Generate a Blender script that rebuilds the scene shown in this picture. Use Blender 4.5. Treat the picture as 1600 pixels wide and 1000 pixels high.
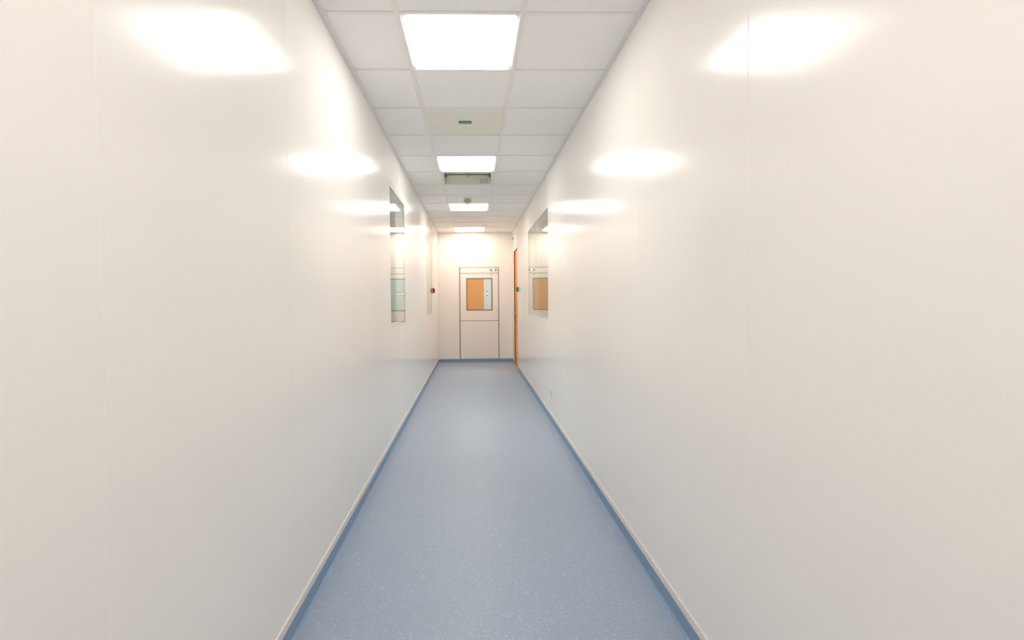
import bpy, bmesh, math, random
from mathutils import Matrix, Vector

random.seed(7)
sc = bpy.context.scene
for o in list(bpy.data.objects):
    bpy.data.objects.remove(o)
C = sc.collection

# ------------------------------------------------------------------ camera
EYE = 1.316                       # camera height above the floor
F, CX, CY = 788.15, 756.3, 486.9   # focal length and principal point, 1600x1000 frame
YAW, PITCH, ROLL = 0.0219, 0.0257, -0.0079


def camera_rows():
    cy, sy = math.cos(YAW), math.sin(YAW)
    cp, sp = math.cos(PITCH), math.sin(PITCH)
    cr, sr = math.cos(ROLL), math.sin(ROLL)
    ry = Matrix(((cy, 0, -sy), (0, 1, 0), (sy, 0, cy)))
    rx = Matrix(((1, 0, 0), (0, cp, -sp), (0, sp, cp)))
    rz = Matrix(((cr, -sr, 0), (sr, cr, 0), (0, 0, 1)))
    return rz @ rx @ ry


rows = camera_rows()
conv = lambda r: Vector((r[0], r[2], -r[1]))
ax, ay, az = conv(rows[0]), -conv(rows[1]), -conv(rows[2])
cam_data = bpy.data.cameras.new('camera')
cam = bpy.data.objects.new('camera', cam_data)
C.objects.link(cam)
cam_data.sensor_fit = 'HORIZONTAL'
cam_data.sensor_width = 36.0
cam_data.lens = F / 1600 * 36.0
cam_data.shift_x = (800 - CX) / 1600
cam_data.shift_y = (CY - 500) / 1600
cam_data.clip_start = 0.02
cam.matrix_world = Matrix(((ax.x, ay.x, az.x, 0), (ax.y, ay.y, az.y, 0), (ax.z, ay.z, az.z, EYE), (0, 0, 0, 1)))
sc.camera = cam

# ------------------------------------------------------------------ world, exposure, light levels
world = bpy.data.worlds.new('world')
sc.world = world
world.use_nodes = True
world.node_tree.nodes['Background'].inputs[0].default_value = (0.8, 0.85, 0.9, 1)
world.node_tree.nodes['Background'].inputs[1].default_value = 0.05
sc.view_settings.view_transform = 'Standard'
sc.view_settings.look = 'None'
sc.view_settings.gamma = 1.0
sc.view_settings.use_curve_mapping = False
sc.view_settings.exposure = 0.16
sc.cycles.max_bounces = 12
sc.cycles.diffuse_bounces = 11
sc.cycles.adaptive_threshold = 0.03
sc.cycles.use_light_tree = False
sc.cycles.glossy_bounces = 4
sc.cycles.transparent_max_bounces = 12
LAMP = 11.0            # radiance of the corridor's ceiling light panels
LAMP_COLOR = (1.0, 0.965, 0.915)
SIDE_LAMP = 24.0      # in the rooms behind the windows
LOBBY_LAMP = 31.0      # the one in the room behind the hatch

# ------------------------------------------------------------------ dimensions
XL, XR = -0.715, 0.822
YB, YE = -3.6, 10.42
ZC = EYE + 1.357
ROW0 = 2.4377                     # a cross tee; rows of tiles every 0.6
TX1, TX2 = -0.3493, 0.2505        # main tees

# ------------------------------------------------------------------ materials


def new_mat(name):
    m = bpy.data.materials.new(name)
    m.use_nodes = True
    return m, m.node_tree.nodes, m.node_tree.links, m.node_tree.nodes['Principled BSDF']


def plain(name, col, rough=0.5, metal=0.0, var=0.03, scale=30.0, spec=0.5, bump=0.0, bscale=200.0):
    m, n, l, b = new_mat(name)
    tc = n.new('ShaderNodeTexCoord')
    nz = n.new('ShaderNodeTexNoise')
    nz.inputs['Scale'].default_value = scale
    nz.inputs['Detail'].default_value = 0
    l.new(tc.outputs['Object'], nz.inputs['Vector'])
    mx = n.new('ShaderNodeMix')
    mx.data_type = 'RGBA'
    mx.inputs[6].default_value = (*[c * (1 - var) for c in col], 1)
    mx.inputs[7].default_value = (*[min(1, c * (1 + var)) for c in col], 1)
    l.new(nz.outputs['Fac'], mx.inputs[0])
    l.new(mx.outputs[2], b.inputs['Base Color'])
    b.inputs['Roughness'].default_value = rough
    b.inputs['Metallic'].default_value = metal
    b.inputs['Specular IOR Level'].default_value = spec
    if bump:
        n2 = n.new('ShaderNodeTexNoise')
        n2.inputs['Scale'].default_value = bscale
        l.new(tc.outputs['Object'], n2.inputs['Vector'])
        bp = n.new('ShaderNodeBump')
        bp.inputs['Strength'].default_value = bump
        bp.inputs['Distance'].default_value = 0.002
        l.new(n2.outputs['Fac'], bp.inputs['Height'])
        l.new(bp.outputs['Normal'], b.inputs['Normal'])
    return m


def emit(name, col, strength):
    m, n, l, b = new_mat(name)
    b.inputs['Base Color'].default_value = (*col, 1)
    b.inputs['Emission Color'].default_value = (*col, 1)
    b.inputs['Emission Strength'].default_value = strength
    b.inputs['Roughness'].default_value = 0.5
    return m


def wall_mat(name, col, rough):
    m, n, l, b = new_mat(name)
    b.inputs['Base Color'].default_value = (*col, 1)
    b.inputs['Roughness'].default_value = rough
    b.inputs['IOR'].default_value = 1.35
    return m


def vinyl_mat(name, base):
    m, n, l, b = new_mat(name)
    geo = n.new('ShaderNodeNewGeometry')
    n1 = n.new('ShaderNodeTexNoise')
    n1.inputs['Scale'].default_value = 170
    n1.inputs['Detail'].default_value = 2
    l.new(geo.outputs['Position'], n1.inputs['Vector'])
    r1 = n.new('ShaderNodeValToRGB')
    r1.color_ramp.elements[0].position = 0.34
    r1.color_ramp.elements[0].color = (*[c * 0.9 for c in base], 1)
    r1.color_ramp.elements[1].position = 0.66
    r1.color_ramp.elements[1].color = (*[c * 1.09 for c in base], 1)
    l.new(n1.outputs['Fac'], r1.inputs[0])
    v = n.new('ShaderNodeTexVoronoi')
    v.inputs['Scale'].default_value = 125
    l.new(geo.outputs['Position'], v.inputs['Vector'])
    sep = n.new('ShaderNodeSeparateColor')
    l.new(v.outputs['Color'], sep.inputs[0])
    r2 = n.new('ShaderNodeValToRGB')
    r2.color_ramp.interpolation = 'CONSTANT'
    r2.color_ramp.elements[0].position = 0.0
    r2.color_ramp.elements[0].color = (0, 0, 0, 1)
    r2.color_ramp.elements[1].position = 0.9
    r2.color_ramp.elements[1].color = (0.3, 0.3, 0.3, 1)
    l.new(sep.outputs[0], r2.inputs[0])
    mx = n.new('ShaderNodeMix')
    mx.data_type = 'RGBA'
    mx.inputs[7].default_value = (*[min(1, c * 1.5 + 0.03) for c in base], 1)
    l.new(r2.outputs[0], mx.inputs[0])
    l.new(r1.outputs[0], mx.inputs[6])
    l.new(mx.outputs[2], b.inputs['Base Color'])
    b.inputs['Roughness'].default_value = 0.42
    bp = n.new('ShaderNodeBump')
    bp.inputs['Strength'].default_value = 0.25
    bp.inputs['Distance'].default_value = 0.001
    l.new(n1.outputs['Fac'], bp.inputs['Height'])
    l.new(bp.outputs['Normal'], b.inputs['Normal'])
    return m


def glass_mat(name, tint):
    """window glass: straight-through transmission plus a Fresnel mirror on either face"""
    m, n, l, b = new_mat(name)
    n.remove(b)
    out = n['Material Output']
    geo = n.new('ShaderNodeNewGeometry')
    ior = n.new('ShaderNodeMix')
    ior.data_type = 'FLOAT'
    ior.inputs[2].default_value = 1.52
    ior.inputs[3].default_value = 1 / 1.52
    l.new(geo.outputs['Backfacing'], ior.inputs[0])
    fr = n.new('ShaderNodeFresnel')
    l.new(ior.outputs[0], fr.inputs['IOR'])
    tr = n.new('ShaderNodeBsdfTransparent')
    tr.inputs[0].default_value = (*tint, 1)
    gl = n.new('ShaderNodeBsdfGlossy')
    gl.inputs['Roughness'].default_value = 0.0
    gl.inputs[0].default_value = (1, 1, 1, 1)
    ms = n.new('ShaderNodeMixShader')
    l.new(fr.outputs[0], ms.inputs[0])
    l.new(tr.outputs[0], ms.inputs[1])
    l.new(gl.outputs[0], ms.inputs[2])
    l.new(ms.outputs[0], out.inputs['Surface'])
    return m


M = {}
M['wall'] = wall_mat('glossy_panel_paint', (0.915, 0.885, 0.85), 0.18)
M['core'] = plain('joint_sealant', (0.93, 0.90, 0.86), 0.5)
M['room'] = plain('side_room_paint', (0.78, 0.79, 0.74), 0.6)
M['tile'] = plain('mineral_tile', (0.935, 0.925, 0.91), 0.85, var=0.015, scale=60, spec=0.2, bump=0.2, bscale=500)
M['tee'] = plain('painted_steel_tee', (0.89, 0.85, 0.83), 0.45)
M['angle'] = plain('painted_steel_angle', (0.84, 0.83, 0.83), 0.4)
M['plenum'] = plain('plenum', (0.5, 0.5, 0.5), 0.9)
M['white'] = plain('white_plastic', (0.80, 0.79, 0.77), 0.35)
M['cap'] = plain('cap_strip_plastic', (0.78, 0.74, 0.70), 0.35)
M['vinyl'] = vinyl_mat('blue_speckled_vinyl', (0.335, 0.405, 0.51))
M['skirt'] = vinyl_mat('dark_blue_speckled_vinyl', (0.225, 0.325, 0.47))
M['lamp'] = emit('light_diffuser', LAMP_COLOR, LAMP)
M['lobby_lamp'] = emit('lobby_light_diffuser', LAMP_COLOR, LOBBY_LAMP)
M['side_lamp'] = emit('side_room_light_diffuser', LAMP_COLOR, SIDE_LAMP)
M['end_lamp'] = emit('end_light_diffuser', (1.0, 0.90, 0.77), LAMP * 1.08)
M['beige'] = plain('beige_steel_plate', (0.86, 0.85, 0.77), 0.45)
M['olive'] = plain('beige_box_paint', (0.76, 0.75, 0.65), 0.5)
M['green'] = plain('green_plastic', (0.07, 0.24, 0.10), 0.35)
M['greenpale'] = plain('pale_green_plastic', (0.18, 0.42, 0.24), 0.35)
M['red'] = plain('red_plastic', (0.26, 0.016, 0.01), 0.35)
M['dark'] = plain('dark_gasket', (0.10, 0.09, 0.075), 0.5)
M['gasket'] = plain('grey_brown_gasket', (0.20, 0.16, 0.13), 0.5)
M['gasketgrey'] = plain('grey_glazing_gasket', (0.42, 0.42, 0.40), 0.5)
M['grey'] = plain('grey_plastic', (0.33, 0.32, 0.29), 0.4)
M['orange'] = plain('orange_laminate', (0.84, 0.345, 0.078), 0.35)
M['jamb'] = plain('brown_door_seal', (0.42, 0.17, 0.05), 0.5)
M['steel'] = plain('brushed_steel', (0.62, 0.60, 0.57), 0.28, metal=1.0)
M['glass'] = glass_mat('window_glass', (0.90, 0.94, 0.91))
M['clear'] = glass_mat('hatch_glass', (0.96, 0.97, 0.96))
M['led'] = emit('green_led', (0.55, 1.0, 0.70), 2.0)
M['label'] = plain('label_plate', (0.78, 0.77, 0.75), 0.5)
M['midgrey'] = plain('mid_grey_plastic', (0.45, 0.435, 0.40), 0.3)

# ------------------------------------------------------------------ mesh helpers


def finish(bm, name, mat, parent=None, smooth=False):
    bmesh.ops.recalc_face_normals(bm, faces=bm.faces[:])
    me = bpy.data.meshes.new(name)
    bm.to_mesh(me)
    bm.free()
    me.materials.append(mat)
    if smooth:
        for p in me.polygons:
            p.use_smooth = True
    o = bpy.data.objects.new(name, me)
    C.objects.link(o)
    if parent is not None:
        o.parent = parent
    return o


def add_box(bm, a, b, bevel=0.0, seg=1):
    x0, y0, z0 = [min(p, q) for p, q in zip(a, b)]
    x1, y1, z1 = [max(p, q) for p, q in zip(a, b)]
    r = bmesh.ops.create_cube(bm, size=1.0)
    vs = r['verts']
    for v in vs:
        v.co = Vector(((x0 + x1) / 2 + v.co.x * (x1 - x0), (y0 + y1) / 2 + v.co.y * (y1 - y0), (z0 + z1) / 2 + v.co.z * (z1 - z0)))
    if bevel > 0:
        es = list({e for v in vs for e in v.link_edges})
        bmesh.ops.bevel(bm, geom=es, offset=bevel, segments=seg, profile=0.5, affect='EDGES')


def box(name, a, b, mat, parent=None, bevel=0.0, seg=1):
    bm = bmesh.new()
    add_box(bm, a, b, bevel, seg)
    return finish(bm, name, mat, parent)


def solid(name, axis, d0, d1, us, zs, hole, mat, parent=None, bevel=0.0):
    """A slab with rectangular cut-outs. us, zs: sorted grid lines along the wall and up; hole(u,z): True where open.
    axis 'x': slab spans d0..d1 in x, u is y.  axis 'y': spans d0..d1 in y, u is x."""
    bm = bmesh.new()
    cache = {}

    def vert(i, k, d):
        key = (i, k, d)
        if key not in cache:
            dd = d1 if d else d0
            cache[key] = bm.verts.new((dd, us[i], zs[k]) if axis == 'x' else (us[i], dd, zs[k]))
        return cache[key]
    nu, nz = len(us) - 1, len(zs) - 1
    full = lambda i, k: 0 <= i < nu and 0 <= k < nz and not hole((us[i] + us[i + 1]) / 2, (zs[k] + zs[k + 1]) / 2)
    for i in range(nu):
        for k in range(nz):
            if not full(i, k):
                continue
            for d in (0, 1):
                bm.faces.new([vert(i, k, d), vert(i + 1, k, d), vert(i + 1, k + 1, d), vert(i, k + 1, d)])
            for (di, dk, p, q) in ((-1, 0, (i, k), (i, k + 1)), (1, 0, (i + 1, k), (i + 1, k + 1)), (0, -1, (i, k), (i + 1, k)), (0, 1, (i, k + 1), (i + 1, k + 1))):
                if not full(i + di, k + dk):
                    bm.faces.new([vert(*p, 0), vert(*q, 0), vert(*q, 1), vert(*p, 1)])
    bmesh.ops.recalc_face_normals(bm, faces=bm.faces[:])
    bmesh.ops.dissolve_limit(bm, angle_limit=0.01, verts=bm.verts[:], edges=bm.edges[:])
    if bevel:
        es = [e for e in bm.edges if len(e.link_faces) == 2 and e.calc_face_angle(0) > 1.0]
        bmesh.ops.bevel(bm, geom=es, offset=bevel, segments=1, affect='EDGES')
    return finish(bm, name, mat, parent)


def extrude_profile(name, pts, p0, p1, side, mat, parent=None, smooth=False):
    """pts: closed list of (u, z), u measured from the wall into the corridor. side: 'left','right' (run along y) or 'end' (along x)."""
    bm = bmesh.new()
    loops = []
    for p in (p0, p1):
        vs = []
        for u, z in pts:
            if side == 'left':
                co = (XL + u, p, z)
            elif side == 'right':
                co = (XR - u, p, z)
            else:
                co = (p, YE - u, z)
            vs.append(bm.verts.new(co))
        loops.append(vs)
    n = len(pts)
    for i in range(n):
        bm.faces.new([loops[0][i], loops[0][(i + 1) % n], loops[1][(i + 1) % n], loops[1][i]])
    bm.faces.new(loops[0])
    bm.faces.new(loops[1][::-1])
    return finish(bm, name, mat, parent, smooth)


def rounded_plate(name, x0, x1, y0, y1, z0, z1, r, mat, parent=None, seg=6):
    bm = bmesh.new()
    pts = []
    for cx, cy, a0 in ((x1 - r, y1 - r, 0), (x0 + r, y1 - r, 90), (x0 + r, y0 + r, 180), (x1 - r, y0 + r, 270)):
        for s in range(seg + 1):
            a = math.radians(a0 + 90 * s / seg)
            pts.append((cx + r * math.cos(a), cy + r * math.sin(a)))
    lo = [bm.verts.new((x, y, z0)) for x, y in pts]
    hi = [bm.verts.new((x, y, z1)) for x, y in pts]
    n = len(pts)
    bm.faces.new(lo[::-1])
    bm.faces.new(hi)
    for i in range(n):
        bm.faces.new([lo[i], lo[(i + 1) % n], hi[(i + 1) % n], hi[i]])
    return finish(bm, name, mat, parent)


def lathe(name, prof, centre, mat, parent=None, seg=32, axis='z', smooth=True):
    """prof: list of (radius, height) from one end to the other"""
    bm = bmesh.new()
    rings = []
    for r, h in prof:
        ring = []
        for s in range(seg):
            a = 2 * math.pi * s / seg
            p = (r * math.cos(a), r * math.sin(a), h)
            if axis == 'x':
                p = (h, r * math.cos(a), r * math.sin(a))
            elif axis == 'y':
                p = (r * math.cos(a), h, r * math.sin(a))
            ring.append(bm.verts.new(Vector(p) + Vector(centre)))
        rings.append(ring)
    for a, b in zip(rings, rings[1:]):
        for s in range(seg):
            bm.faces.new([a[s], a[(s + 1) % seg], b[(s + 1) % seg], b[s]])
    bm.faces.new(rings[0][::-1])
    bm.faces.new(rings[-1])
    return finish(bm, name, mat, parent, smooth)


def empty(name, loc):
    o = bpy.data.objects.new(name, None)
    o.empty_display_size = 0.1
    C.objects.link(o)
    o.location = loc
    return o


def adopt(parent, *children):
    """parent already placed: keep the children where their meshes were written"""
    bpy.context.view_layer.update()
    for c in children:
        c.parent = parent
        c.matrix_parent_inverse = Matrix.Translation(parent.location).inverted()


def tag(o, label=None, cat=None, group=None, kind=None):
    if label:
        o['label'] = label
    if cat:
        o['category'] = cat
    if group:
        o['group'] = group
    if kind:
        o['kind'] = kind
    return o


def structure(o, label):
    o['kind'] = 'structure'
    o['label'] = label
    return o


# ------------------------------------------------------------------ floor
floor = box('floor', (XL - 0.12, YB - 0.12, -0.08), (XR + 0.12, YE + 0.12, 0.0), M['vinyl'])
structure(floor, 'blue grey speckled vinyl floor running down the corridor')

# ------------------------------------------------------------------ openings
ZG0, ZG1 = EYE - 0.235, EYE + 0.988          # glass of the windows, bottom and top
BD = 0.035                                   # flush border round the glass
WIN1 = (4.42, 5.36)
WIN2 = (7.83, 8.86)
WIN3 = (5.50, 7.43)
DOOR = (9.24, 10.08, 2.245)                  # orange door opening: y0, y1, top
HX0, HX1, HZ0, HZ1 = -0.279, 0.540, 0.072, EYE + 0.648   # hatch in the end wall


def inside(r, u, z):
    return r[0] < u < r[1] and r[2] < z < r[3]


def make_wall(side, x, joints, holes, name, label):
    """a slab with real openings plus separate glossy panels hung on it"""
    s = -1 if side == 'left' else 1
    hole = lambda u, z: any(inside(h, u, z) for h in holes)
    us = sorted({YB, YE} | {v for h in holes for v in h[:2]})
    zs = sorted({0.0, 2.86} | {v for h in holes for v in h[2:]})
    w = solid(name, 'x', x + s * 0.0012, x + s * 0.09, us, zs, hole, M['core'])
    structure(w, label)
    ed = [YB] + joints + [YE]
    g = 0.0014
    for a, b in zip(ed, ed[1:]):
        us = sorted({a + g, b - g} | {v for h in holes for v in h[:2] if a + g < v < b - g})
        zs = sorted({0.03, 2.70} | {v for h in holes for v in h[2:] if v > 0.03})
        cut = any(h[0] < b and h[1] > a for h in holes)
        p = solid('wall_panel', 'x', x, x + s * 0.012, us, zs, hole, M['wall'], w, bevel=0.0008)
        if not cut:                                     # panels never hang perfectly true
            c = Vector((x, (a + b) / 2, 1.3))
            ang = math.radians(random.uniform(-0.08, 0.08))
            p.matrix_local = Matrix.Translation(c) @ Matrix.Rotation(ang, 4, 'Z') @ Matrix.Translation(-c)
    return w


win = lambda w: (w[0] - BD, w[1] + BD, ZG0 - BD, ZG1 + BD)
left_joints = [-3.01 + k for k in range(14)]
left_joints = [j for j in left_joints if YB + 0.2 < j < YE - 0.2]
right_joints = [j for j in [-2.503 + k for k in range(14)] if YB + 0.2 < j < 9.9]
FR = 0.04
make_wall('left', XL, left_joints, [win(WIN1), win(WIN2)], 'wall_left', 'glossy off-white panelled wall on the left with two flush windows')
make_wall('right', XR, right_joints, [win(WIN3), (DOOR[0] - FR, DOOR[1] + FR, -1, DOOR[2] + FR)], 'wall_right',
          'glossy off-white panelled wall on the right with window and orange door')

# end wall: slab with the hatch opening, three panels
hh = (HX0, HX1, HZ0, HZ1)
hole = lambda u, z: inside(hh, u, z)
we = solid('wall_end', 'y', YE + 0.005, YE + 0.10, sorted([XL - 0.1, XR + 0.1, HX0, HX1]), [0, HZ0, HZ1, 2.86], hole, M['core'])
structure(we, 'off-white panelled end wall of the corridor')
for a, b, z0 in ((XL, HX0, 0.03), (HX0, HX1, HZ1), (HX1, XR, 0.03)):
    box('wall_panel', (a + 0.0014, YE, z0), (b - 0.0014, YE + 0.012, 2.70), M['wall'], we, bevel=0.0011)
wb = box('wall_back', (XL - 0.1, YB - 0.1, 0), (XR + 0.1, YB, 2.86), M['core'])
structure(wb, 'off-white wall closing the corridor behind the camera')

# ------------------------------------------------------------------ ceiling: slab, tees, tiles
ceil = box('ceiling', (XL - 0.12, YB - 0.12, 2.86), (XR + 0.12, YE + 0.12, 2.94), M['plenum'])
structure(ceil, 'suspended ceiling of square off-white tiles in a steel grid')
TH = 0.004
for x in (TX1, TX2):
    box('main_tee', (x - 0.012, YB, ZC), (x + 0.012, YE, ZC + TH), M['tee'], ceil, bevel=0.0008)
box('wall_angle', (XL, YB, ZC - 0.001), (XL + 0.024, YE, ZC + 0.003), M['angle'], ceil, bevel=0.0008)
box('wall_angle', (XR - 0.024, YB, ZC - 0.001), (XR, YE, ZC + 0.003), M['angle'], ceil, bevel=0.0008)
box('wall_angle', (XL + 0.024, YE - 0.024, ZC - 0.001), (XR - 0.024, YE, ZC + 0.003), M['angle'], ceil, bevel=0.0008)
row_edges = [ROW0 + 0.6 * k for k in range(-10, 14)]
row_edges = [y for y in row_edges if YB + 0.05 < y < YE - 0.05]
cols = ((XL, TX1, XL + 0.024, TX1 - 0.012), (TX1, TX2, TX1 + 0.012, TX2 - 0.012), (TX2, XR, TX2 + 0.012, XR - 0.024))
mesh_cache = {}
for y in row_edges:
    for ci, (_, _, a, b) in enumerate(cols):
        key = ('tee', ci)
        if key not in mesh_cache:
            o = box('cross_tee', (a, -0.012, ZC), (b, 0.012, ZC + TH), M['tee'], ceil, bevel=0.0008)
            mesh_cache[key] = o.data
        else:
            o = bpy.data.objects.new('cross_tee', mesh_cache[key])
            C.objects.link(o)
            o.parent = ceil
        o.location = (0, y, 0)
ed = [YB] + row_edges + [YE]
LIGHT_ROWS = [ROW0 + 2.4 * k for k in range(-2, 4)]
PLATE_ROW = ROW0 + 1.2
BOX_ROW = ROW0 + 3.0
near = lambda y, q: abs(y - q) < 0.05
for a, b in zip(ed, ed[1:]):
    for ci, (u0, u1, _, _) in enumerate(cols):
        if ci == 1 and b - a > 0.55 and (any(near(a, q) for q in LIGHT_ROWS) or near(a, PLATE_ROW) or near(a, BOX_ROW)):
            continue
        key = ('tile', ci, round(b - a, 3))
        if key not in mesh_cache:
            o = box('ceiling_tile', (u0 + 0.003, 0.003, ZC + TH + 0.0005), (u1 - 0.003, b - a - 0.003, ZC + TH + 0.015), M['tile'], ceil, bevel=0.001)
            mesh_cache[key] = o.data
        else:
            o = bpy.data.objects.new('ceiling_tile', mesh_cache[key])
            C.objects.link(o)
            o.parent = ceil
        o.location = (0, a, 0)

# ------------------------------------------------------------------ baseboards
cove = [(0, 0.072), (0.0032, 0.072), (0.0032, 0.012)]
for k in range(1, 7):
    t = math.pi / 2 * k / 6
    cove.append((0.0032 + 0.010 * (1 - math.cos(t)), 0.0012 + 0.0108 * (1 - math.sin(t))))
cove += [(0.0145, 0.0006), (0.0145, -0.002), (0, -0.002)]
cap = [(0, 0.104), (0.005, 0.104), (0.0058, 0.1028), (0.0058, 0.0725), (0.0048, 0.070), (0, 0.070)]


def baseboard(name, side, runs, label, with_cap=True):
    e = tag(empty(name, (0, 0, 0)), label, None, None, 'structure')
    for a, b in runs:
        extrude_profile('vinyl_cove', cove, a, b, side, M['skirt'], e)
        if with_cap:
            extrude_profile('cap_strip', cap, a, b, side, M['cap'], e)
    return e


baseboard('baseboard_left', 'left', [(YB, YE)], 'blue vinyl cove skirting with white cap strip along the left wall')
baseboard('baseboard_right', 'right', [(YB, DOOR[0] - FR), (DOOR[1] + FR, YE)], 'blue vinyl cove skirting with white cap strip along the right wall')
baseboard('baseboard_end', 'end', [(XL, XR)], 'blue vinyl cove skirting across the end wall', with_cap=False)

# ------------------------------------------------------------------ windows


def make_window(name, x, side, w, splits, label):
    s = -1 if side == 'left' else 1
    e = tag(empty(name, (x, (w[0] + w[1]) / 2, ZG0)), label, None, None, 'structure')
    y0, y1 = w
    o = win(w)
    g = 0.0016
    us = [o[0] + g, y0 - 0.0035, y1 + 0.0035, o[1] - g]
    zs = [o[2] + g, ZG0 - 0.0035, ZG1 + 0.0035, o[3] - g]
    fr = solid('window_frame', 'x', x, x + s * 0.012, us, zs, lambda u, z: inside((y0 - 0.0035, y1 + 0.0035, ZG0 - 0.0035, ZG1 + 0.0035), u, z), M['wall'], None, bevel=0.0008)
    gk = solid('glazing_gasket', 'x', x + s * 0.0005, x + s * 0.012, [y0 - 0.003, y0 + 0.0015, y1 - 0.0015, y1 + 0.003], [ZG0 - 0.003, ZG0 + 0.0015, ZG1 - 0.0015, ZG1 + 0.003],
               lambda u, z: inside((y0 + 0.0015, y1 - 0.0015, ZG0 + 0.0015, ZG1 - 0.0015), u, z), M['gasketgrey'])
    kids = [fr, gk]
    ed = [y0] + splits + [y1]
    for a, b in zip(ed, ed[1:]):
        kids.append(box('pane', (x + s * 0.0004, a + 0.002, ZG0 + 0.002), (x + s * 0.0064, b - 0.002, ZG1 - 0.002), M['glass']))
    for a in splits:
        kids.append(box('joint_bead', (x + s * 0.001, a - 0.002, ZG0), (x + s * 0.02, a + 0.002, ZG1), M['white']))
    # lining of the opening through the wall
    kids.append(solid('reveal_lining', 'x', x + s * 0.0125, x + s * 0.095, [o[0] + 0.001, y0 - 0.002, y1 + 0.002, o[1] - 0.001], [o[2] + 0.001, ZG0 - 0.002, ZG1 + 0.002, o[3] - 0.001],
                      lambda u, z: inside((y0 - 0.002, y1 + 0.002, ZG0 - 0.002, ZG1 + 0.002), u, z), M['white']))
    adopt(e, *kids)
    return e


make_window('window_1', XL, 'left', WIN1, [], 'flush glass window in the left wall, the nearer of its two')
make_window('window_2', XL, 'left', WIN2, [], 'flush glass window in the left wall near the red button')
make_window('window_3', XR, 'right', WIN3, [6.48], 'flush two-pane glass window in the right wall')

# ------------------------------------------------------------------ rooms behind the windows and the hatch


def room(name, x0, x1, y0, y1, open_side, label, mat):
    """bare room shell without the side that the corridor wall closes"""
    bm = bmesh.new()
    t = 0.06
    z1 = 2.70
    walls = {'x0': ((x0 - t, y0, 0), (x0, y1, z1)), 'x1': ((x1, y0, 0), (x1 + t, y1, z1)),
             'y0': ((x0 - t, y0 - t, 0), (x1 + t, y0, z1)), 'y1': ((x0 - t, y1, 0), (x1 + t, y1 + t, z1))}
    for k, (a, b) in walls.items():
        if k != open_side:
            add_box(bm, a, b)
    add_box(bm, (x0 - t, y0 - t, z1), (x1 + t, y1 + t, z1 + t))
    w = finish(bm, name, mat)
    structure(w, label)
    return w


room('wall_left_room', -3.0, XL - 0.091, 3.2, 10.0, 'x1', 'pale walls of the side room behind the left windows', M['room'])
box_floor = box('floor_left_room', (-3.0, 3.2, -0.06), (XL - 0.121, 10.0, 0.0), M['vinyl'])
structure(box_floor, 'vinyl floor of the side room behind the left windows')
room('wall_right_room', XR + 0.091, 3.2, 4.2, 9.0, 'x0', 'pale walls of the side room behind the right window', M['room'])
structure(box('floor_right_room', (XR + 0.121, 4.2, -0.06), (3.2, 9.0, 0.0), M['vinyl']), 'vinyl floor of the side room behind the right window')
YF = 13.05
room('wall_lobby', -1.7, 1.7, YE + 0.101, YF, 'y0', 'pale walls of the lobby seen through the hatch window', M['room'])
structure(box('floor_lobby', (-1.7, YE + 0.121, -0.06), (1.7, YF, 0.0), M['vinyl']), 'vinyl floor of the lobby behind the hatch')

# orange door on the lobby's far wall
d3 = tag(empty('door_2', (-0.16, YF, 0)), 'orange door seen through the window of the hatch', None, None, 'structure')
k = [box('leaf', (-0.64, YF - 0.02, 0.01), (0.285, YF - 0.001, 2.12), M['orange'], bevel=0.002),
     box('frame', (0.286, YF - 0.026, 0.0), (0.325, YF - 0.001, 2.16), M['white'], bevel=0.002),
     box('frame', (-0.68, YF - 0.026, 0.0), (-0.641, YF - 0.001, 2.16), M['white'], bevel=0.002),
     box('frame', (-0.641, YF - 0.026, 2.121), (0.286, YF - 0.001, 2.16), M['white'], bevel=0.002),
     box('lever_handle', (-0.60, YF - 0.07, 1.0), (-0.47, YF - 0.021, 1.022), M['steel'], bevel=0.004)]
adopt(d3, *k)

# two control boxes on the pale wall beside it
for cx, lab in ((0.372, 'small control box with green lamp beyond the hatch window, right beside the orange door'),
                (0.500, 'control box beyond the hatch, farther from the orange door, mirrored in the left window')):
    e = tag(empty('control_box', (cx, YF - 0.02, 1.39)), lab, 'control box', 'control boxes beyond the hatch')
    k = [box('backplate', (cx - 0.024, YF - 0.012, 1.375), (cx + 0.024, YF - 0.001, 1.525), M['white'], bevel=0.003)]
    for z in (1.385, 1.474):
        k.append(box('button', (cx - 0.019, YF - 0.022, z), (cx + 0.019, YF - 0.0125, z + 0.042), M['grey'], bevel=0.004))
    k.append(lathe('lamp', [(0.019, 0.0), (0.019, -0.006), (0.012, -0.012), (0.003, -0.014)], (cx, YF - 0.0125, 1.4505), M['led'], axis='y', seg=20))
    adopt(e, *k)


# ------------------------------------------------------------------ ceiling lights


def light_panel(name, x0, x1, y0, y1, z, mat, label, group):
    e = tag(empty(name, ((x0 + x1) / 2, (y0 + y1) / 2, z)), label, 'ceiling light', group)
    k = [box('frame', (x0 + 0.003, y0 + 0.003, z + 0.0035), (x1 - 0.003, y1 - 0.003, z + 0.055), M['white'], bevel=0.002),
         rounded_plate('diffuser', x0 + 0.024, x1 - 0.024, y0 + 0.020, y1 - 0.018, z + 0.0005, z + 0.0034, 0.035, mat)]
    adopt(e, *k)
    return e


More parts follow.
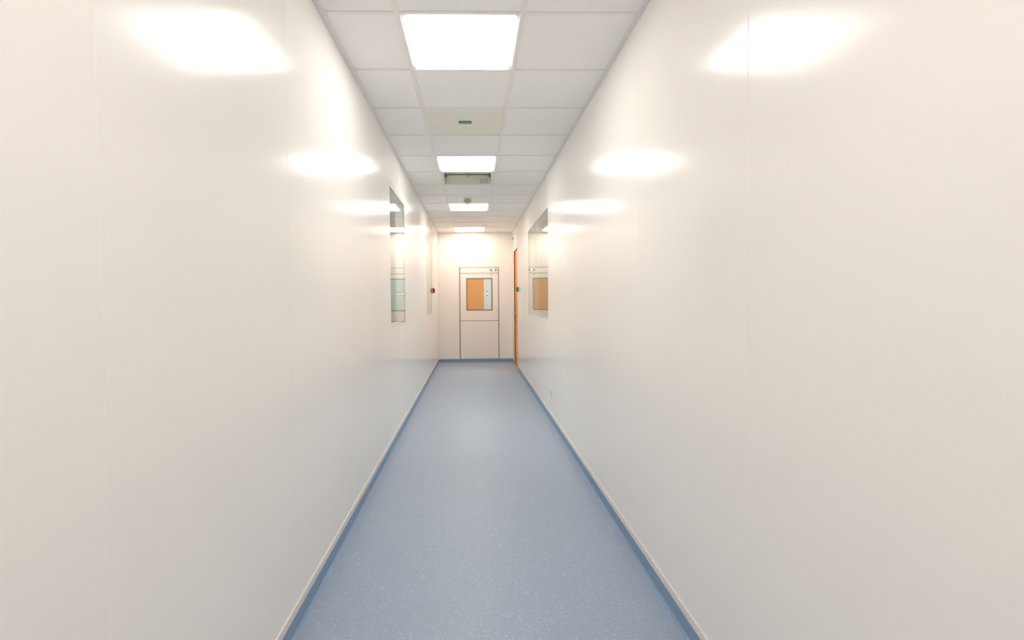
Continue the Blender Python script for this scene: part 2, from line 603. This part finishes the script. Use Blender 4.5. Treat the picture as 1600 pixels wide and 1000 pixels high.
lab = {0: 'square lit ceiling panel nearest the top of the picture, the largest of four',
       1: 'square lit ceiling panel just before the recessed ceiling box, second from the front',
       2: 'square lit ceiling panel right behind the smoke detector, third from the front',
       3: 'small square lit ceiling panel against the end wall, farthest of four',
       -1: 'square lit ceiling panel straight above the camera, outside the picture',
       -2: 'square lit ceiling panel behind the camera, outside the picture'}
for k in range(-2, 4):
    y = ROW0 + 2.4 * k
    light_panel('ceiling_light', TX1, TX2, y, y + 0.6, ZC + 0.0015, M['end_lamp'] if k == 3 else M['lamp'], lab[k], 'square ceiling lights down the corridor')
light_panel('ceiling_light', -0.1, 0.5, 11.4, 12.0, 2.644, M['lobby_lamp'], 'square lit ceiling panel of the lobby behind the hatch, out of sight', 'square ceiling lights down the corridor')

light_panel('ceiling_light', -1.85, -1.25, 4.5, 5.1, 2.644, M['side_lamp'], 'square lit ceiling panel of the side room behind left windows, out of sight', 'square ceiling lights down the corridor')
light_panel('ceiling_light', 1.35, 1.95, 6.0, 6.6, 2.644, M['side_lamp'], 'square lit ceiling panel of the side room behind right window, out of sight', 'square ceiling lights down the corridor')

# ------------------------------------------------------------------ beige plate with green strip
y0, y1 = PLATE_ROW, PLATE_ROW + 0.6
e = tag(empty('ceiling_plate', (-0.05, y0 + 0.3, ZC)), 'beige ceiling plate with a small green strip in its middle', 'ceiling plate')
k = [box('plate', (TX1 + 0.003, y0 + 0.003, ZC + 0.0045), (TX2 - 0.003, y1 - 0.003, ZC + 0.02), M['beige'], bevel=0.0015),
     box('strip_housing', (-0.099, 3.902, ZC - 0.004), (0.003, 3.946, ZC + 0.0044), M['green'], bevel=0.003, seg=2),
     box('strip_lens', (-0.092, 3.906, ZC - 0.0055), (-0.004, 3.922, ZC - 0.0042), M['greenpale'], bevel=0.0005)]
adopt(e, *k)

# ------------------------------------------------------------------ recessed ceiling box
y0, y1 = BOX_ROW + 0.012, BOX_ROW + 0.588
x0, x1 = TX1 + 0.013, TX2 - 0.013
ZT = ZC + 0.122
e = tag(empty('recessed_ceiling_box', (-0.05, y0 + 0.3, ZC)), 'open beige box recessed in the ceiling behind the second light', 'ceiling box')
t = 0.004
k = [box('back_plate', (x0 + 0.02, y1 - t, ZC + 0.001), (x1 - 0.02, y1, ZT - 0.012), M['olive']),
     box('front_plate', (x0, y0, ZC + 0.001), (x1, y0 + t, ZT), M['beige']),
     box('top_plate', (x0, y0 + t, ZT), (x1, y1 + 0.02, ZT + t), M['beige']),
     box('rear_gap_plate', (x0, y1 + 0.014, ZC + 0.005), (x1, y1 + 0.018, ZT), M['dark']),
     box('rim', (x0 - 0.001, y1 - 0.005, ZC - 0.001), (x1 + 0.001, y1 + 0.012, ZC + 0.0008), M['beige'])]
for s, xx in ((1, x0), (-1, x1)):
    k.append(box('side_plate', (xx, y0 + t, ZC + 0.001), (xx + s * 0.018, y1, ZT - 0.0005), M['beige']))
    k.append(box('corner_bracket', (xx + s * 0.0185, y1 - 0.03, ZT - 0.040), (xx + s * 0.034, y1 - 0.006, ZT - 0.001), M['dark'], bevel=0.001))
    k.append(box('bracket_tab', (xx + s * 0.0345, y1 - 0.022, ZT - 0.030), (xx + s * 0.044, y1 - 0.006, ZT - 0.001), M['steel'], bevel=0.001))
lb = box('rating_label', (0.100, y1 - t - 0.002, ZC + 0.016), (0.186, y1 - t - 0.0002, ZC + 0.058), M['grey'])
k.append(lb)
lb2 = box('label_face', (0.107, y1 - t - 0.003, ZC + 0.023), (0.179, y1 - t - 0.0021, ZC + 0.051), M['label'], lb)
for i in range(3):
    box('label_line', (0.112, y1 - t - 0.0036, ZC + 0.029 + i * 0.007), (0.172 - 0.012 * (i % 2), y1 - t - 0.0031, ZC + 0.0315 + i * 0.007), M['grey'], lb)
k.append(lathe('hanging_cord', [(0.0028, 0), (0.0028, -0.046), (0.006, -0.047), (0.006, -0.062), (0.002, -0.064)], (-0.052, y1 - 0.10, ZT), M['grey'], seg=10))
adopt(e, *k)

# ------------------------------------------------------------------ smoke detector
SX, SY = -0.062, 6.86
e = tag(empty('smoke_detector', (SX, SY, ZC)), 'round grey smoke detector under the ceiling before the third light', 'smoke detector')
k = [lathe('base', [(0.052, 0.0005), (0.052, -0.014), (0.049, -0.018)], (SX, SY, ZC + 0.003), M['white']),
     lathe('collar', [(0.036, 0), (0.036, -0.014)], (SX, SY, ZC - 0.0152), M['dark']),
     lathe('body', [(0.050, 0), (0.053, -0.006), (0.050, -0.018), (0.040, -0.026), (0.030, -0.029)], (SX, SY, ZC - 0.0293), M['midgrey']),
     lathe('sensor_cap', [(0.029, 0), (0.029, -0.010), (0.022, -0.019), (0.008, -0.022)], (SX, SY, ZC - 0.0584), M['white'])]
for i in range(10):
    a = 2 * math.pi * i / 10
    px, py = SX + 0.0365 * math.cos(a), SY + 0.0365 * math.sin(a)
    bm = bmesh.new()
    add_box(bm, (-0.008, -0.003, -0.007), (0.008, 0.003, 0.007))
    bmesh.ops.transform(bm, matrix=Matrix.Translation((px, py, ZC - 0.0222)) @ Matrix.Rotation(a, 4, 'Z'), verts=bm.verts[:])
    k.append(finish(bm, 'vent_rib', M['white']))
k.append(lathe('cap_tip', [(0.009, 0), (0.009, -0.004), (0.004, -0.006)], (SX, SY, ZC - 0.0806), M['grey'], seg=16))
k.append(lathe('status_lamp', [(0.004, 0), (0.004, -0.005), (0.0015, -0.007)], (SX - 0.005, SY - 0.047, ZC - 0.015), M['dark'], seg=12))
adopt(e, *k)

# ------------------------------------------------------------------ hatch in the end wall
e = tag(empty('pass_through_hatch', ((HX0 + HX1) / 2, YE, HZ0)), 'off-white wall hatch with square window set in the end wall', 'hatch')
WX0, WX1, WZ0, WZ1 = -0.133, 0.403, EYE - 0.243, EYE + 0.424
ZH, ZM = EYE + 0.524, EYE - 0.455
inw = lambda u, z: inside((WX0 - 0.004, WX1 + 0.004, WZ0 - 0.004, WZ1 + 0.004), u, z)
us = [HX0 + 0.001, WX0 - 0.004, WX1 + 0.004, HX1 - 0.001]
fr = solid('frame', 'y', YE + 0.012, YE + 0.05, us, [HZ0 + 0.001, WZ0 - 0.004, WZ1 + 0.004, HZ1 - 0.001], inw, M['gasket'])
GL, GS = 0.019, 0.010
header = box('header_panel', (HX0 + GL, YE - 0.001, ZH + GS / 2), (HX1 - 0.016, YE + 0.0118, HZ1 - GS), M['wall'], bevel=0.001)
leaf = solid('hatch_door', 'y', YE - 0.001, YE + 0.0118, [HX0 + GL, WX0, WX1, HX1 - 0.016], [ZM + GS / 2, WZ0, WZ1, ZH - GS / 2],
             lambda u, z: inside((WX0, WX1, WZ0, WZ1), u, z), M['wall'], bevel=0.001)
lower = box('lower_panel', (HX0 + GL, YE - 0.001, HZ0 + 0.004), (HX1 - 0.016, YE + 0.0118, ZM - GS / 2), M['wall'], bevel=0.001)
adopt(e, fr, header, leaf, lower)
kids = []
gk = solid('window_gasket', 'y', YE - 0.004, YE + 0.030, [WX0 + 0.0005, WX0 + 0.018, WX1 - 0.018, WX1 - 0.0005], [WZ0 + 0.0005, WZ0 + 0.018, WZ1 - 0.018, WZ1 - 0.0005],
           lambda u, z: inside((WX0 + 0.018, WX1 - 0.018, WZ0 + 0.018, WZ1 - 0.018), u, z), M['dark'], leaf, bevel=0.001)
pane = box('window_pane', (WX0 + 0.0185, YE + 0.004, WZ0 + 0.0185), (WX1 - 0.0185, YE + 0.010, WZ1 - 0.0185), M['clear'], leaf)
lining = solid('window_lining', 'y', YE + 0.0505, YE + 0.102, [WX0 - 0.03, WX0 + 0.016, WX1 - 0.016, WX1 + 0.03], [WZ0 - 0.03, WZ0 + 0.016, WZ1 - 0.016, WZ1 + 0.03],
               lambda u, z: inside((WX0 + 0.016, WX1 - 0.016, WZ0 + 0.016, WZ1 - 0.016), u, z), M['white'], leaf)
rearp = solid('rear_board', 'y', YE + 0.0505, YE + 0.0995, [HX0 + 0.001, WX0 - 0.031, WX1 + 0.031, HX1 - 0.001], [HZ0 + 0.001, WZ0 - 0.031, WZ1 + 0.031, HZ1 - 0.001],
              lambda u, z: inside((WX0 - 0.031, WX1 + 0.031, WZ0 - 0.031, WZ1 + 0.031), u, z), M['white'])
adopt(e, rearp)
box('pull_handle', (0.481, YE - 0.016, EYE - 0.300), (0.497, YE - 0.0015, EYE - 0.180), M['cap'], leaf, bevel=0.003, seg=2)
lathe('key_lock', [(0.012, 0), (0.012, -0.005), (0.006, -0.008)], (0.386, YE - 0.0012, EYE + 0.492), M['gasket'], leaf, axis='y', seg=16)
iz = EYE + 0.588
box('indicator_housing', (0.356, YE - 0.008, iz - 0.02), (0.500, YE - 0.0012, iz + 0.02), M['grey'], header, bevel=0.002)
box('indicator_window', (0.388, YE - 0.0105, iz - 0.016), (0.410, YE - 0.0082, iz + 0.016), M['green'], header)
box('indicator_window', (0.446, YE - 0.0105, iz - 0.016), (0.466, YE - 0.0082, iz + 0.016), M['green'], header)
lathe('indicator_lamp', [(0.020, 0), (0.019, -0.006), (0.010, -0.011), (0.003, -0.012)], (0.428, YE - 0.0082, iz), M['led'], header, axis='y', seg=20)
for o_ in (gk, pane, lining) + tuple(c for c in leaf.children) + tuple(header.children):
    o_.matrix_parent_inverse = Matrix.Identity(4)

# ------------------------------------------------------------------ orange door in the right wall
e = tag(empty('door_1', (XR, (DOOR[0] + DOOR[1]) / 2, 0)), 'orange door set in the right wall beside the end wall', None, None, 'structure')
a, b, top = DOOR
REC = 0.028
leafo = box('leaf', (XR + REC, a + 0.004, 0.006), (XR + REC + 0.04, b - 0.004, top - 0.004), M['orange'], bevel=0.001)
arch = solid('architrave', 'x', XR - 0.002, XR + 0.0035, [a - FR + 0.001, a, b, b + FR - 0.001], [0.0, top, top + FR - 0.001], lambda u, z: inside((a, b, -1, top), u, z), M['white'], bevel=0.0015)
jam = solid('jamb', 'x', XR + 0.0037, XR + 0.088, [a - FR + 0.001, a + 0.002, b - 0.002, b + FR - 0.001], [0.0, top - 0.002, top + FR - 0.001], lambda u, z: inside((a + 0.002, b - 0.002, -1, top - 0.002), u, z), M['jamb'])
rose = lathe('handle_rose', [(0.025, 0), (0.025, -0.008), (0.022, -0.010)], (XR + REC - 0.0005, b - 0.075, 1.01), M['steel'], axis='x', seg=24)
neck = lathe('handle_neck', [(0.010, 0), (0.010, -0.045)], (XR + REC - 0.0105, b - 0.075, 1.01), M['steel'], axis='x', seg=16)
lever = box('lever_handle', (XR + REC - 0.070, b - 0.205, 1.0), (XR + REC - 0.0556, b - 0.064, 1.02), M['steel'], bevel=0.005, seg=2)
back = box('back_board', (XR + 0.0885, a - FR, 0), (XR + 0.1, b + FR, top + FR), M['white'])
adopt(e, leafo, arch, jam, rose, neck, lever, back)


# ------------------------------------------------------------------ wall buttons


def wall_button(name, side, y, z, mat, mat2, label, cat):
    s = 1 if side == 'left' else -1
    x = XL if side == 'left' else XR
    e = tag(empty(name, (x, y, z)), label, cat)
    k = [box('backplate', (x + s * 0.0005, y - 0.046, z - 0.048), (x + s * 0.006, y + 0.046, z + 0.048), mat, bevel=0.002),
         box('housing', (x + s * 0.0062, y - 0.043, z - 0.045), (x + s * 0.030, y + 0.043, z + 0.045), mat, bevel=0.008, seg=3),
         lathe('push_button', [(0.026, 0), (0.026, s * 0.004), (0.022, s * 0.009), (0.010, s * 0.012), (0.003, s * 0.0125)], (x + s * 0.0302, y, z), mat2, axis='x', seg=24)]
    adopt(e, *k)


wall_button('alarm_button', 'left', 9.06, EYE + 0.150, M['red'], M['red'], 'red square alarm button on the left wall', 'alarm button')
wall_button('exit_button', 'right', 9.12, EYE + 0.163, M['green'], M['green'], 'green square push button on the right wall beside orange door', 'push button')

# small sensor above the orange door
e = tag(empty('door_sensor', (XR, 10.13, 2.515)), 'tiny dark-eyed sensor high on the right wall above the orange door', 'sensor')
k = [box('housing', (XR - 0.016, 10.11, 2.50), (XR - 0.0005, 10.15, 2.53), M['grey'], bevel=0.004, seg=2),
     lathe('lens', [(0.007, 0), (0.0065, -0.004), (0.003, -0.006), (0.001, -0.0065)], (XR - 0.008, 10.1098, 2.515), M['dark'], axis='y', seg=16)]
adopt(e, *k)

# wall socket low on the right wall
e = tag(empty('wall_socket', (XR, 5.28, 0.28)), 'small white socket plate low on the right wall', 'wall socket')
k = [box('cover_plate', (XR - 0.009, 5.245, 0.275), (XR - 0.0005, 5.315, 0.365), M['white'], bevel=0.003, seg=2),
     lathe('socket_recess', [(0.024, 0), (0.024, -0.0015), (0.020, -0.0025)], (XR - 0.0092, 5.28, 0.322), M['cap'], axis='x', seg=24)]
for dy in (-0.0095, 0.0095):
    k.append(lathe('pin_hole', [(0.0028, 0), (0.0028, -0.0006)], (XR - 0.0119, 5.28 + dy, 0.322), M['dark'], axis='x', seg=10))
adopt(e, *k)
